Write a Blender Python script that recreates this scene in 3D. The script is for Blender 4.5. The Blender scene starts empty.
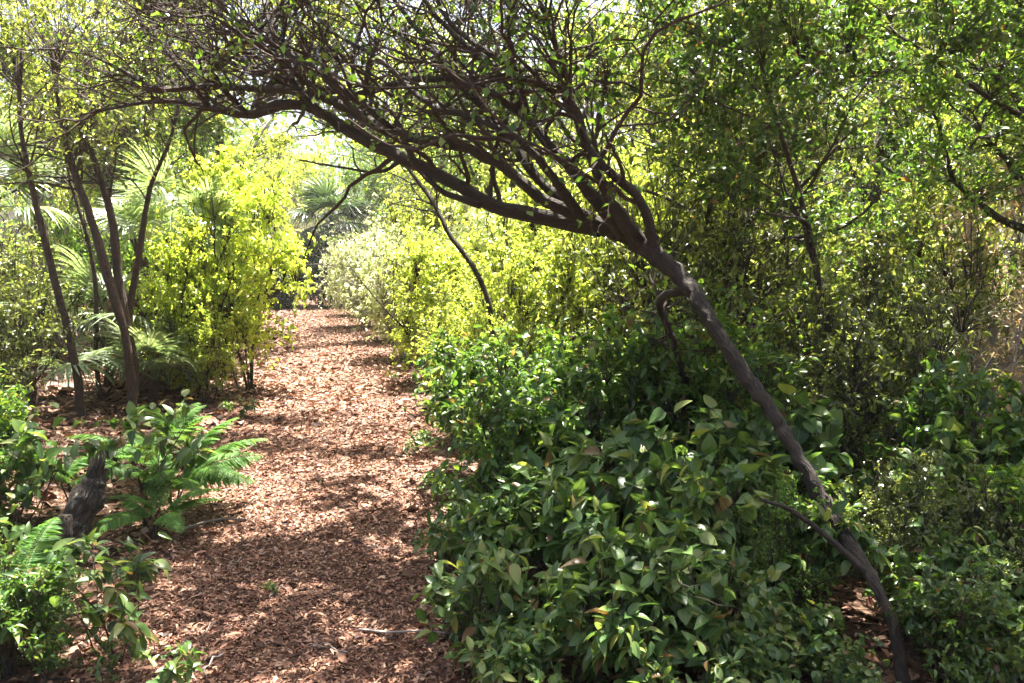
import bpy, math
import numpy as np
from mathutils import Vector

# ------------------------------------------------------------------ camera, world, sun, exposure
SC = bpy.context.scene
COL = SC.collection
F, CX, CY, HOR, EYE = 800.0, 512.0, 341.5, 262.0, 1.6
PITCH = math.atan((CY - HOR) / F)
cam_d = bpy.data.cameras.new('camera'); cam = bpy.data.objects.new('camera', cam_d); COL.objects.link(cam)
cam_d.sensor_width = 36.0; cam_d.lens = 36.0 * F / 1024.0; cam_d.clip_start = 0.05; cam_d.clip_end = 500
cam.location = (0, 0, EYE); cam.rotation_euler = (math.pi / 2 - PITCH, 0, 0)
SC.camera = cam

SUN_EL, SUN_AZ = math.radians(71), math.radians(12)       # azimuth from +Y towards +X
sd = Vector((math.sin(SUN_AZ) * math.cos(SUN_EL), math.cos(SUN_AZ) * math.cos(SUN_EL), math.sin(SUN_EL)))
w = bpy.data.worlds.new('World'); SC.world = w; w.use_nodes = True
nt = w.node_tree; bg = nt.nodes['Background']; bg.inputs['Strength'].default_value = 0.055
sk = nt.nodes.new('ShaderNodeTexSky'); sk.sky_type = 'NISHITA'; sk.sun_disc = False
sk.sun_elevation = SUN_EL; sk.sun_rotation = SUN_AZ; sk.air_density = 1.0; sk.dust_density = 7.0
nt.links.new(sk.outputs[0], bg.inputs['Color'])
sl = bpy.data.lights.new('sun', 'SUN'); sl.energy = 5.0; sl.angle = math.radians(0.55); sl.color = (1.0, 0.95, 0.86)
so = bpy.data.objects.new('sun', sl); COL.objects.link(so); so.rotation_euler = sd.to_track_quat('Z', 'Y').to_euler()
vs = SC.view_settings; vs.view_transform = 'Standard'; vs.look = 'None'; vs.gamma = 1; vs.use_curve_mapping = False
vs.exposure = 3.0
SC.render.engine = 'CYCLES'
cy = SC.cycles; cy.max_bounces = 6; cy.diffuse_bounces = 3; cy.glossy_bounces = 2; cy.transmission_bounces = 4
cy.transparent_max_bounces = 4; cy.use_denoising = True; cy.sample_clamp_indirect = 6; cy.caustics_reflective = False; cy.caustics_refractive = False

# ------------------------------------------------------------------ helpers
R = np.random.default_rng(11)
def A(*a): return np.array(a, float)
def nrm(v): return v / (np.linalg.norm(v, axis=-1, keepdims=True) + 1e-9)
def W(px, py, Y):
    """point of the place seen at (px, py), Y metres ahead"""
    fw = A(0, math.cos(PITCH), -math.sin(PITCH)); up = A(0, math.sin(PITCH), math.cos(PITCH))
    d = fw + (px - CX) / F * A(1, 0, 0) + (CY - py) / F * up
    return A(0, 0, EYE) + d * (Y / d[1])
_pY = [-4, 1, 3, 4.3, 5.9, 9.3, 14.5, 28, 40]
def path_l(y): return np.interp(y, _pY, [-0.9, -1.3, -1.65, -2.05, -2.4, -3.15, -4.15, -7.6, -10.6])
def path_r(y): return np.interp(y, _pY, [1.0, 0.2, -0.22, -0.47, -0.66, -1.24, -2.3, -5.75, -8.7])
def hash_noise(x, y, s=1.0):
    return (np.sin(x * 1.7 * s + 1.3) * np.cos(y * 1.3 * s + .4) + .5 * np.sin(x * 3.9 * s + y * 2.7 * s) + .3 * np.cos(y * 7.1 * s - x * 5.3 * s)) / 1.8
def gz(x, y):
    x = np.asarray(x, float); y = np.asarray(y, float)
    dl = np.maximum(path_l(y) - .3 - x, 0) + np.maximum(x - path_r(y) - .2, 0)
    k = np.clip(dl / 1.5, 0, 1)
    return k * (.06 * hash_noise(x, y) + .07)

def to_mesh(name, V, Q=None, T=None, mat=None, uv=None, smooth=True):
    me = bpy.data.meshes.new(name)
    Q = np.zeros((0, 4), int) if Q is None else np.asarray(Q, int)
    T = np.zeros((0, 3), int) if T is None else np.asarray(T, int)
    loops = np.concatenate([Q.ravel(), T.ravel()]).astype(np.int32)
    tot = np.concatenate([np.full(len(Q), 4), np.full(len(T), 3)]).astype(np.int32)
    st = np.concatenate([[0], np.cumsum(tot)[:-1]]).astype(np.int32)
    me.vertices.add(len(V)); me.vertices.foreach_set('co', np.asarray(V, np.float32).ravel())
    me.loops.add(len(loops)); me.loops.foreach_set('vertex_index', loops)
    me.polygons.add(len(tot)); me.polygons.foreach_set('loop_start', st); me.polygons.foreach_set('loop_total', tot)
    if smooth: me.polygons.foreach_set('use_smooth', np.ones(len(tot), bool))
    if uv is not None:
        u = me.uv_layers.new(name='UVMap'); u.data.foreach_set('uv', np.asarray(uv, np.float32)[loops].ravel())
    me.update(calc_edges=True)
    if mat: me.materials.append(mat)
    return me
class Geo:
    def __init__(s): s.V = []; s.Q = []; s.T = []; s.U = []; s.n = 0
    def add(s, V, Q=None, T=None, U=None):
        s.V.append(V)
        if Q is not None and len(Q): s.Q.append(np.asarray(Q) + s.n)
        if T is not None and len(T): s.T.append(np.asarray(T) + s.n)
        s.U.append(U if U is not None else np.zeros((len(V), 2))); s.n += len(V)
    def mesh(s, name, mat, smooth=True):
        return to_mesh(name, np.concatenate(s.V), np.concatenate(s.Q) if s.Q else None, np.concatenate(s.T) if s.T else None,
                       mat, np.concatenate(s.U), smooth)

def tubes(g, P, Rr, sides=4, rough=0.0, cap=True):
    """P (n,k,3) polylines, Rr (n,k) radii"""
    P = np.asarray(P, float); Rr = np.asarray(Rr, float)
    if P.ndim == 2: P = P[None]; Rr = Rr[None]
    n, k, _ = P.shape
    Tn = np.empty_like(P); Tn[:, 1:-1] = P[:, 2:] - P[:, :-2]; Tn[:, 0] = P[:, 1] - P[:, 0]; Tn[:, -1] = P[:, -1] - P[:, -2]
    Tn = nrm(Tn)
    ref = np.where(np.abs(nrm(P[:, -1] - P[:, 0])[:, 2:3]) > .8, A(1, .2, 0), A(.1, .2, 1))[:, None, :]
    X = nrm(np.cross(ref, Tn)); Yv = np.cross(Tn, X)
    a = np.arange(sides) * 2 * math.pi / sides
    rr = np.repeat(Rr[:, :, None], sides, 2)
    if rough:
        rr = rr * (1 + rough * R.normal(size=rr.shape)) * (1 + rough * 1.2 * np.sin(a * 2 + 1 + np.arange(k)[None, :, None] * .25))
    V = P[:, :, None, :] + rr[..., None] * (np.cos(a)[None, None, :, None] * X[:, :, None, :] + np.sin(a)[None, None, :, None] * Yv[:, :, None, :])
    base = (np.arange(n)[:, None, None] * k + np.arange(k - 1)[None, :, None]) * sides
    j = np.arange(sides)[None, None, :]; j2 = (j + 1) % sides
    Q = np.stack([base + j, base + j2, base + sides + j2, base + sides + j], -1).reshape(-1, 4)
    T = None
    if cap and sides > 3:
        T = np.concatenate([np.stack([np.full(sides - 2, b), b + np.arange(1, sides - 1), b + np.arange(2, sides)], -1)
                            for b in [(i * k + k - 1) * sides for i in range(n)]])
    L = np.concatenate([np.zeros((n, 1)), np.cumsum(np.linalg.norm(P[:, 1:] - P[:, :-1], axis=2), 1)], 1)
    U = np.stack([np.broadcast_to(a / 6.28, (n, k, sides)), np.broadcast_to(L[:, :, None], (n, k, sides))], -1).reshape(-1, 2)
    g.add(V.reshape(-1, 3), Q, T, U)

def smooth_line(pts, n):
    """Catmull-Rom resample of rows (x,y,z,r)"""
    p = np.asarray(pts, float); p = np.vstack([2 * p[0] - p[1], p, 2 * p[-1] - p[-2]])
    s = np.linspace(0, len(p) - 3 - 1e-6, n); i = s.astype(int); t = (s - i)[:, None]
    a, b, c, d = p[i], p[i + 1], p[i + 2], p[i + 3]
    return .5 * (2 * b + (c - a) * t + (2 * a - 5 * b + 4 * c - d) * t ** 2 + (3 * b - a - 3 * c + d) * t ** 3)

def walk(P0, D0, L, k, wob, grav=0.0):
    n = len(P0); P = np.empty((n, k, 3)); P[:, 0] = P0; D = nrm(D0)
    L = np.broadcast_to(np.asarray(L, float), (n,))
    for i in range(1, k):
        D = D + wob * R.normal(size=(n, 3)); D[:, 2] += grav; D = nrm(D)
        P[:, i] = P[:, i - 1] + D * (L / (k - 1))[:, None]
    return P
def sample_on(P, Rr, n, t0=.2, t1=1.0):
    b = R.integers(0, len(P), n); s = (t0 + (t1 - t0) * R.random(n)) * (P.shape[1] - 1.001)
    i = s.astype(int); f = (s - i)[:, None]
    return P[b, i] * (1 - f) + P[b, i + 1] * f, nrm(P[b, i + 1] - P[b, i]), Rr[b, i] * (1 - f[:, 0]) + Rr[b, i + 1] * f[:, 0]
def perp(T):
    v = R.normal(size=T.shape); v -= (v * T).sum(1, keepdims=True) * T
    return nrm(v)
def taper(r0, k, r1f=.35):
    return np.asarray(r0)[:, None] * np.linspace(1, r1f, k)[None]

# leaf templates: length along +Y, face along +Z
def leaf_t(rows, wid, fold=.12, bend=.15, peak=.4, tip=1.0):
    ys = np.linspace(0, 1, rows + 2)
    V = [(0, 0, 0)]; U = [(.5, 0)]; T = []; Q = []
    for y in ys[1:-1]:
        ww = wid * (math.sin(math.pi * y ** (math.log(.5) / math.log(peak))) ** .8) * tip
        z = -bend * y * y
        V += [(-ww, y, z + fold * ww), (0, y, z), (ww, y, z + fold * ww)]; U += [(0, y), (.5, y), (1, y)]
    V.append((0, 1, -bend)); U.append((.5, 1))
    T += [(0, 2, 1), (0, 3, 2)]
    for r in range(rows - 1):
        a = 1 + 3 * r; Q += [(a, a + 1, a + 4, a + 3), (a + 1, a + 2, a + 5, a + 4)]
    a = 1 + 3 * (rows - 1); e = len(V) - 1
    T += [(a, a + 1, e), (a + 1, a + 2, e)]
    return A(*[list(v) for v in V]), np.array(Q, int).reshape(-1, 4), np.array(T, int), A(*[list(u) for u in U])
LF_TINY = leaf_t(1, .26, .5, .12)
LF_SMALL = leaf_t(1, .34, .5, .18)
LF_MED = leaf_t(2, .24, .45, .25)
LF_BIG = leaf_t(4, .23, .4, .35, .42)
LF_HEART = leaf_t(4, .40, .3, .35, .36)
LF_LONG = leaf_t(2, .12, .5, .3)
def add_leaves(g, tmpl, pos, d, up, size):
    V, Q, T, U = tmpl; n = len(pos)
    d = nrm(d); x = nrm(np.cross(d, up)); z = np.cross(x, d)
    size = np.broadcast_to(np.asarray(size, float), (n,))
    wv = (.75 + .5 * R.random(n))[:, None, None]
    VV = pos[:, None, :] + size[:, None, None] * (V[None, :, 0:1] * x[:, None, :] * wv + V[None, :, 1:2] * d[:, None, :] + V[None, :, 2:3] * z[:, None, :] * (.5 + 1.2 * R.random(n))[:, None, None])
    off = (np.arange(n) * len(V))[:, None, None]
    g.add(VV.reshape(-1, 3), (Q[None] + off).reshape(-1, 4), (T[None] + off).reshape(-1, 3), np.tile(U, (n, 1)))
def leaves_on(g, tmpl, P, per, size, t0=.35, spread=.7, upj=.55, droop=.1, out=None):
    n, k, _ = P.shape
    pos, tan, _ = sample_on(P, np.ones(P.shape[:2]), n * per, t0, 1.0)
    d = tan * .6 + spread * R.normal(size=pos.shape); d[:, 2] -= droop
    up = A(0, 0, 1) + upj * R.normal(size=pos.shape)
    add_leaves(g, tmpl, pos, d, up, size * (.55 + .7 * R.random(len(pos))))

# ------------------------------------------------------------------ materials
def new_mat(name):
    m = bpy.data.materials.new(name); m.use_nodes = True; n = m.node_tree.nodes; n.clear()
    return m, n, m.node_tree.links
def ramp(n, stops, interp='LINEAR'):
    r = n.new('ShaderNodeValToRGB'); r.color_ramp.interpolation = interp; e = r.color_ramp.elements
    e[0].position = stops[0][0]; e[0].color = (*stops[0][1], 1); e[1].position = stops[-1][0]; e[1].color = (*stops[-1][1], 1)
    for p, c in stops[1:-1]:
        x = e.new(p); x.color = (*c, 1)
    return r
def leaf_mat(name, cols, trans=.45, rough=.4, tgain=(1.7, 1.6, .8), veins=False, spec=.5, dead=0):
    m, n, l = new_mat(name)
    g = n.new('ShaderNodeNewGeometry'); k = len(cols)
    rp = ramp(n, [(i / (k - 1), c) for i, c in enumerate(cols)])
    if dead:
        for e in rp.color_ramp.elements: e.position *= 1 - dead
        for q_, c_ in ((1 - dead + .001, (.2, .13, .05)), (1.0, (.14, .07, .035))):
            e = rp.color_ramp.elements.new(q_); e.color = (*c_, 1)
    l.new(g.outputs['Random Per Island'], rp.inputs[0])
    oi = n.new('ShaderNodeObjectInfo'); hs = n.new('ShaderNodeHueSaturation')
    mr = n.new('ShaderNodeMapRange'); mr.inputs[3].default_value = .8; mr.inputs[4].default_value = 1.2
    l.new(oi.outputs['Random'], mr.inputs[0]); l.new(mr.outputs[0], hs.inputs['Value']); l.new(rp.outputs[0], hs.inputs['Color'])
    col = hs.outputs[0]
    if veins:
        uv = n.new('ShaderNodeUVMap'); sx = n.new('ShaderNodeSeparateXYZ'); l.new(uv.outputs[0], sx.inputs[0])
        a = n.new('ShaderNodeMath'); a.operation = 'SUBTRACT'; a.inputs[1].default_value = .5; l.new(sx.outputs[0], a.inputs[0])
        b = n.new('ShaderNodeMath'); b.operation = 'ABSOLUTE'; l.new(a.outputs[0], b.inputs[0])
        c = n.new('ShaderNodeMapRange'); c.inputs[1].default_value = .0; c.inputs[2].default_value = .05; c.inputs[3].default_value = .55; c.inputs[4].default_value = 0
        l.new(b.outputs[0], c.inputs[0])
        # side veins run slanted from the midrib
        s1 = n.new('ShaderNodeMath'); s1.operation = 'MULTIPLY_ADD'; s1.inputs[1].default_value = -.55; l.new(b.outputs[0], s1.inputs[0]); l.new(sx.outputs[1], s1.inputs[2])
        s2 = n.new('ShaderNodeMath'); s2.operation = 'MULTIPLY'; s2.inputs[1].default_value = 50; l.new(s1.outputs[0], s2.inputs[0])
        s3 = n.new('ShaderNodeMath'); s3.operation = 'SINE'; l.new(s2.outputs[0], s3.inputs[0])
        s4 = n.new('ShaderNodeMapRange'); s4.inputs[1].default_value = .75; s4.inputs[2].default_value = 1; s4.inputs[4].default_value = .25; l.new(s3.outputs[0], s4.inputs[0])
        mx = n.new('ShaderNodeMath'); mx.operation = 'MAXIMUM'; l.new(c.outputs[0], mx.inputs[0]); l.new(s4.outputs[0], mx.inputs[1])
        mi = n.new('ShaderNodeMix'); mi.data_type = 'RGBA'; l.new(mx.outputs[0], mi.inputs[0]); l.new(col, mi.inputs[6]); mi.inputs[7].default_value = (.2, .3, .1, 1)
        col = mi.outputs[2]
    p = n.new('ShaderNodeBsdfPrincipled'); p.inputs['Roughness'].default_value = rough; l.new(col, p.inputs['Base Color'])
    p.inputs['Specular IOR Level'].default_value = spec
    tg = n.new('ShaderNodeMix'); tg.data_type = 'RGBA'; tg.blend_type = 'MULTIPLY'; tg.inputs[0].default_value = 1; tg.clamp_result = False
    l.new(col, tg.inputs[6]); tg.inputs[7].default_value = (*tgain, 1)
    t = n.new('ShaderNodeBsdfTranslucent'); l.new(tg.outputs[2], t.inputs[0])
    mx = n.new('ShaderNodeMixShader'); mx.inputs[0].default_value = trans; l.new(p.outputs[0], mx.inputs[1]); l.new(t.outputs[0], mx.inputs[2])
    o = n.new('ShaderNodeOutputMaterial'); l.new(mx.outputs[0], o.inputs[0])
    return m
def bark_mat(name, dark, light, lichen=None, scale=14.0, bump=.6):
    m, n, l = new_mat(name)
    tc = n.new('ShaderNodeTexCoord')
    no = n.new('ShaderNodeTexNoise'); no.inputs['Scale'].default_value = scale; no.inputs['Detail'].default_value = 8; no.inputs['Roughness'].default_value = .7
    l.new(tc.outputs['Object'], no.inputs[0])
    mp = n.new('ShaderNodeMapping'); mp.inputs['Scale'].default_value = (7, 6, 1); uv = n.new('ShaderNodeUVMap'); l.new(uv.outputs[0], mp.inputs[0])
    n2 = n.new('ShaderNodeTexNoise'); n2.inputs['Scale'].default_value = 2.4; n2.inputs['Detail'].default_value = 5; l.new(mp.outputs[0], n2.inputs[0])
    ad = n.new('ShaderNodeMath'); ad.operation = 'ADD'; l.new(no.outputs[0], ad.inputs[0]); l.new(n2.outputs[0], ad.inputs[1])
    rp = ramp(n, [(.32, dark), (.5, tuple((a + b) / 2 for a, b in zip(dark, light))), (.72, light)])
    hf = n.new('ShaderNodeMath'); hf.operation = 'MULTIPLY'; hf.inputs[1].default_value = .5; l.new(ad.outputs[0], hf.inputs[0]); l.new(hf.outputs[0], rp.inputs[0])
    col = rp.outputs[0]
    vc = n.new('ShaderNodeTexVoronoi'); vc.feature = 'DISTANCE_TO_EDGE'; vc.inputs['Scale'].default_value = 2.2
    ws = n.new('ShaderNodeMix'); ws.data_type = 'RGBA'; ws.blend_type = 'ADD'; ws.inputs[0].default_value = .5; l.new(mp.outputs[0], ws.inputs[6]); l.new(no.outputs['Color'], ws.inputs[7]); l.new(ws.outputs[2], vc.inputs['Vector'])
    cr = ramp(n, [(0, (.25, .25, .25)), (.12, (1, 1, 1))]); l.new(vc.outputs['Distance'], cr.inputs[0])
    mc = n.new('ShaderNodeMix'); mc.data_type = 'RGBA'; mc.blend_type = 'MULTIPLY'; mc.inputs[0].default_value = .8; l.new(col, mc.inputs[6]); l.new(cr.outputs[0], mc.inputs[7]); col = mc.outputs[2]
    hb = n.new('ShaderNodeMath'); hb.operation = 'ADD'; l.new(cr.outputs[0], hb.inputs[0]); l.new(ad.outputs[0], hb.inputs[1])
    if lichen:
        n3 = n.new('ShaderNodeTexNoise'); n3.inputs['Scale'].default_value = 16; n3.inputs['Detail'].default_value = 4; l.new(tc.outputs['Object'], n3.inputs[0])
        r3 = ramp(n, [(.6, (0, 0, 0)), (.68, (1, 1, 1))]); l.new(n3.outputs[0], r3.inputs[0])
        mi = n.new('ShaderNodeMix'); mi.data_type = 'RGBA'; l.new(r3.outputs[0], mi.inputs[0]); l.new(col, mi.inputs[6]); mi.inputs[7].default_value = (*lichen, 1)
        col = mi.outputs[2]
    p = n.new('ShaderNodeBsdfPrincipled'); p.inputs['Roughness'].default_value = .85; l.new(col, p.inputs['Base Color'])
    b = n.new('ShaderNodeBump'); b.inputs['Strength'].default_value = bump; b.inputs['Distance'].default_value = .02; l.new(hb.outputs[0], b.inputs['Height']); l.new(b.outputs[0], p.inputs['Normal'])
    o = n.new('ShaderNodeOutputMaterial'); l.new(p.outputs[0], o.inputs[0])
    return m
def soil_mat(name, c1, c2, c3, sc=38.0):
    m, n, l = new_mat(name)
    tc = n.new('ShaderNodeTexCoord')
    vo = n.new('ShaderNodeTexVoronoi'); vo.inputs['Scale'].default_value = sc; vo.inputs['Randomness'].default_value = 1
    n1 = n.new('ShaderNodeTexNoise'); n1.inputs['Scale'].default_value = 6; n1.inputs['Detail'].default_value = 6
    mi0 = n.new('ShaderNodeMix'); mi0.data_type = 'RGBA'; mi0.blend_type = 'ADD'; mi0.inputs[0].default_value = .12
    l.new(tc.outputs['Object'], n1.inputs[0]); l.new(tc.outputs['Object'], mi0.inputs[6]); l.new(n1.outputs['Color'], mi0.inputs[7]); l.new(mi0.outputs[2], vo.inputs['Vector'])
    sp = n.new('ShaderNodeSeparateColor'); l.new(vo.outputs['Color'], sp.inputs[0])
    rp = ramp(n, [(0, c1), (.5, c2), (1, c3)]); l.new(sp.outputs[0], rp.inputs[0])
    n2 = n.new('ShaderNodeTexNoise'); n2.inputs['Scale'].default_value = 1.3; n2.inputs['Detail'].default_value = 5; l.new(tc.outputs['Object'], n2.inputs[0])
    r2 = ramp(n, [(.35, (.6, .6, .6)), (.65, (1.1, 1.1, 1.1))]); l.new(n2.outputs[0], r2.inputs[0])
    mi = n.new('ShaderNodeMix'); mi.data_type = 'RGBA'; mi.blend_type = 'MULTIPLY'; mi.inputs[0].default_value = 1; l.new(rp.outputs[0], mi.inputs[6]); l.new(r2.outputs[0], mi.inputs[7])
    p = n.new('ShaderNodeBsdfPrincipled'); p.inputs['Roughness'].default_value = .95; l.new(mi.outputs[2], p.inputs['Base Color']); p.inputs['Specular IOR Level'].default_value = .15
    b = n.new('ShaderNodeBump'); b.inputs['Strength'].default_value = .8; b.inputs['Distance'].default_value = .03; l.new(vo.outputs['Distance'], b.inputs['Height']); l.new(b.outputs[0], p.inputs['Normal'])
    o = n.new('ShaderNodeOutputMaterial'); l.new(p.outputs[0], o.inputs[0])
    return m
M = {}
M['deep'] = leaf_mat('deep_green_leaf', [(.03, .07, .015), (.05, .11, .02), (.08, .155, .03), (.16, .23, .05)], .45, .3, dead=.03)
M['mid'] = leaf_mat('mid_green_leaf', [(.05, .11, .018), (.08, .17, .025), (.13, .23, .035), (.24, .32, .07)], .5, .3, dead=.02)
M['shade_dark'] = leaf_mat('shade_dark_leaf', [(.012, .03, .01), (.018, .045, .014), (.026, .06, .02)], .3, .4)  # shade at the path end painted in as near-black leaf colour
M['palm_shade'] = leaf_mat('shaded_palm_leaf', [(.02, .045, .02), (.035, .07, .03), (.06, .1, .05)], .3, .35)  # shaded copy of the palm leaf, shade put into the colour
M['lime'] = leaf_mat('lime_leaf', [(.16, .22, .05), (.24, .31, .07), (.34, .4, .11), (.42, .46, .12)], .58, .28, tgain=(1.7, 1.65, .7))
M['sun_glare'] = leaf_mat('glare_pale_leaf', [(.3, .36, .18), (.42, .47, .28), (.62, .64, .5), (.45, .52, .2)], .45, .2, tgain=(1.5, 1.5, 1.0))  # overexposed sun glare put into the pale leaf colours
M['olive'] = leaf_mat('olive_leaf', [(.055, .08, .02), (.095, .13, .03), (.16, .2, .05), (.3, .33, .13)], .5, .28, spec=.7)
M['broad'] = leaf_mat('broad_leaf', [(.03, .07, .02), (.05, .105, .028), (.075, .14, .035), (.12, .19, .05), (.2, .22, .06)], .4, .36, veins=True, spec=.45, dead=.03)
M['fern'] = leaf_mat('fern_leaf', [(.06, .15, .03), (.09, .2, .04), (.14, .26, .05)], .5, .55, spec=.25)
M['palm'] = leaf_mat('palm_leaf', [(.12, .17, .09), (.2, .26, .15), (.33, .37, .25)], .35, .28, tgain=(1.3, 1.4, .7))
M['thatch'] = leaf_mat('dead_frond', [(.16, .09, .05), (.24, .15, .09), (.32, .23, .15)], .25, .7, tgain=(1.1, 1, .8), spec=.2)
M['dry'] = leaf_mat('dry_leaf', [(.2, .11, .05), (.34, .26, .14), (.5, .42, .3), (.16, .18, .05)], .4, .35, tgain=(1.4, 1.3, .9))
M['litter'] = leaf_mat('fallen_leaf', [(.035, .016, .01), (.095, .038, .022), (.19, .082, .048), (.3, .155, .095), (.46, .3, .205)], .1, .65, tgain=(1, .9, .7), spec=.3)
M['bark'] = bark_mat('grey_brown_bark', (.008, .006, .004), (.062, .042, .027))
M['bark_dk'] = bark_mat('dark_bark', (.02, .015, .012), (.09, .065, .05))
M['bark_red'] = bark_mat('reddish_bark', (.018, .010, .007), (.11, .06, .04))
M['bark_pale'] = bark_mat('pale_twig_bark', (.26, .2, .17), (.55, .47, .42))
M['stump'] = bark_mat('weathered_stump_bark', (.022, .016, .011), (.13, .1, .07), (.3, .31, .24), 22, 1.0)
M['soil'] = soil_mat('forest_soil', (.035, .02, .013), (.08, .047, .03), (.14, .085, .055), 30)
M['mulch'] = soil_mat('mulched_path', (.05, .024, .016), (.12, .06, .04), (.24, .13, .09), 30)

# ------------------------------------------------------------------ object helpers
def obj(name, me, parent=None, loc=None):
    o = bpy.data.objects.new(name, me); COL.objects.link(o)
    if parent: o.parent = parent
    if loc is not None: o.location = loc
    return o
def thing(name, parts, label, cat, loc=(0, 0, 0), rz=0.0, s=1.0, group=None, tilt=(0, 0)):
    """parts: (part name, mesh, extra properties)"""
    t = obj(name, None); t.location = loc; t.rotation_euler = (tilt[0], tilt[1], rz)
    t.scale = (s, s, s) if np.isscalar(s) else s
    t['label'] = label; t['category'] = cat
    if group: t['group'] = group
    for p in parts:
        c = obj(p[0], p[1], t)
        if len(p) > 2 and p[2]:
            for k, v in p[2].items(): c[k] = v
    return t
def struct(name, me):
    o = obj(name, me); o['kind'] = 'structure'; return o

# ------------------------------------------------------------------ ground and path
def sheet(name, xs_of, ys, mat, dz):
    nx = len(xs_of(ys[0])); X = np.array([xs_of(y) for y in ys]); Y = np.repeat(ys[:, None], nx, 1)
    Z = gz(X, Y) + dz; V = np.stack([X, Y, Z], -1).reshape(-1, 3)
    i = np.arange(len(ys) - 1)[:, None] * nx + np.arange(nx - 1)[None]
    Q = np.stack([i, i + 1, i + nx + 1, i + nx], -1).reshape(-1, 4)
    return to_mesh(name, V, Q, None, mat, V[:, :2])
gy = np.concatenate([np.linspace(-60, -4, 12), np.linspace(-3.5, 20, 95), np.linspace(21, 60, 40), np.linspace(65, 300, 20)])
gxx = np.concatenate([np.linspace(-200, -22, 20), np.linspace(-20, 20, 161), np.linspace(22, 200, 20)])
struct('ground', sheet('ground', lambda y: gxx, gy, M['soil'], 0))
def path_x(y):
    l = path_l(y) + .10 * math.sin(y * 1.9) + .06 * math.sin(y * 5.1 + 1); r = path_r(y) + .07 * math.sin(y * 2.3 + 2) + .05 * math.sin(y * 6.3)
    return np.linspace(l, r, 9)
struct('path', sheet('path', path_x, np.concatenate([np.linspace(-3.5, 20, 95), np.linspace(21, 40, 20)]), M['mulch'], .004))

def litter(name, n, y0, y1, xf, size, tmpl, mat, lift=.012):
    y = y0 * (y1 / y0) ** R.random(n); a, b = xf(y); x = a + (b - a) * R.random(n)
    pos = np.stack([x, y, gz(x, y) + .004 + lift * R.random(n)], -1)
    d = R.normal(size=(n, 3)); d[:, 2] *= .16
    up = A(0, 0, 1) + .38 * R.normal(size=(n, 3))
    g = Geo(); add_leaves(g, tmpl, pos, d, up, size * np.exp(R.normal(size=n) * .42) * np.clip(y / 5, .8, 1.9))
    return g.mesh(name, mat)
for nm, me in (('leaf_litter', litter('leaf_litter', 120000, 2.4, 32, lambda y: (path_l(y) - .1, path_r(y) + .15), .023, LF_MED, M['litter'])),
               ('bark_chips', litter('bark_chips', 50000, 2.4, 14, lambda y: (path_l(y), path_r(y)), .034, LF_LONG, M['litter'], .014)),
               ('leaf_litter', litter('leaf_litter', 34000, 2.6, 32, lambda y: (path_l(y) - 4.5, path_l(y) + .1), .05, LF_MED, M['litter'], .02)),
               ('leaf_litter', litter('leaf_litter', 12000, 2.4, 14, lambda y: (path_r(y) - .1, path_r(y) + 5), .05, LF_MED, M['litter'], .02))):
    o = obj(nm, me); o['kind'] = 'stuff'

# ------------------------------------------------------------------ plant builders (meshes only)
def rot_spread(n, spread, up=1.0):
    a = R.random(n) * 6.283; return nrm(np.stack([np.cos(a) * spread, np.sin(a) * spread, np.full(n, up)], -1))
def bush(H, rad, nst, ntw, per, size, tmpl, lmat, bmat, clumps=30, low=.15, base_r=.018, spread=.35, upj=.55, sig=.16, top_flat=1.0):
    """stems from one root, twigs reaching into a clumpy volume, leaves along the twigs"""
    P = walk(R.normal(size=(nst, 3)) * A(.08, .08, 0) * rad, rot_spread(nst, spread), H * (.65 + .3 * R.random(nst)), 8, .12, .02)
    Rs = taper(base_r * (.6 + .7 * R.random(nst)), 8, .3)
    nb = nst * 4; p, t, r = sample_on(P, Rs, nb, .2, .9)
    d = t * .6 + perp(t); d[:, 2] = np.abs(d[:, 2]) * .6 + .1
    P2 = walk(p, d, rad * (.5 + .5 * R.random(nb)), 6, .18, .05); R2 = taper(r * .6, 6, .3)
    g = Geo(); tubes(g, P, Rs, 6); tubes(g, P2, R2, 4)
    skel = np.concatenate([P[:, 2:].reshape(-1, 3), P2[:, 1:].reshape(-1, 3)])
    # clump centres near the outside of the volume
    v = nrm(R.normal(size=(clumps, 3))) * (R.random((clumps, 1)) ** .45)
    C = v * A(rad, rad, H * (1 - low) / 2) + A(0, 0, H * (low + (1 - low) / 2))
    C[:, :2] *= (.75 + .35 * R.random((clumps, 1)))
    c = C[R.integers(0, clumps, ntw)] + R.normal(size=(ntw, 3)) * sig * A(rad, rad, H * .6)
    c[:, 2] = np.maximum(c[:, 2], .05 * H)
    q = c - A(0, 0, .12 * H); i = np.array([np.argmin(((skel - x) ** 2).sum(1)) for x in q])
    s = skel[i]; tt = np.linspace(0, 1, 5)[None, :, None]
    mid = R.normal(size=(ntw, 1, 3)) * .12 * np.linalg.norm(c - s, axis=1)[:, None, None]
    TP = s[:, None] * (1 - tt) + c[:, None] * tt + mid * np.sin(tt * math.pi) + A(0, 0, .05 * H) * np.sin(tt * math.pi)
    tubes(g, TP, taper(np.full(ntw, base_r * .16 + .0008), 5, .4), 3, cap=False)
    gl = Geo(); leaves_on(gl, tmpl, TP, per, size, .4, .75, upj)
    return [('stem', g.mesh('stem', bmat)), ('foliage', gl.mesh('foliage', lmat))]

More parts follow.
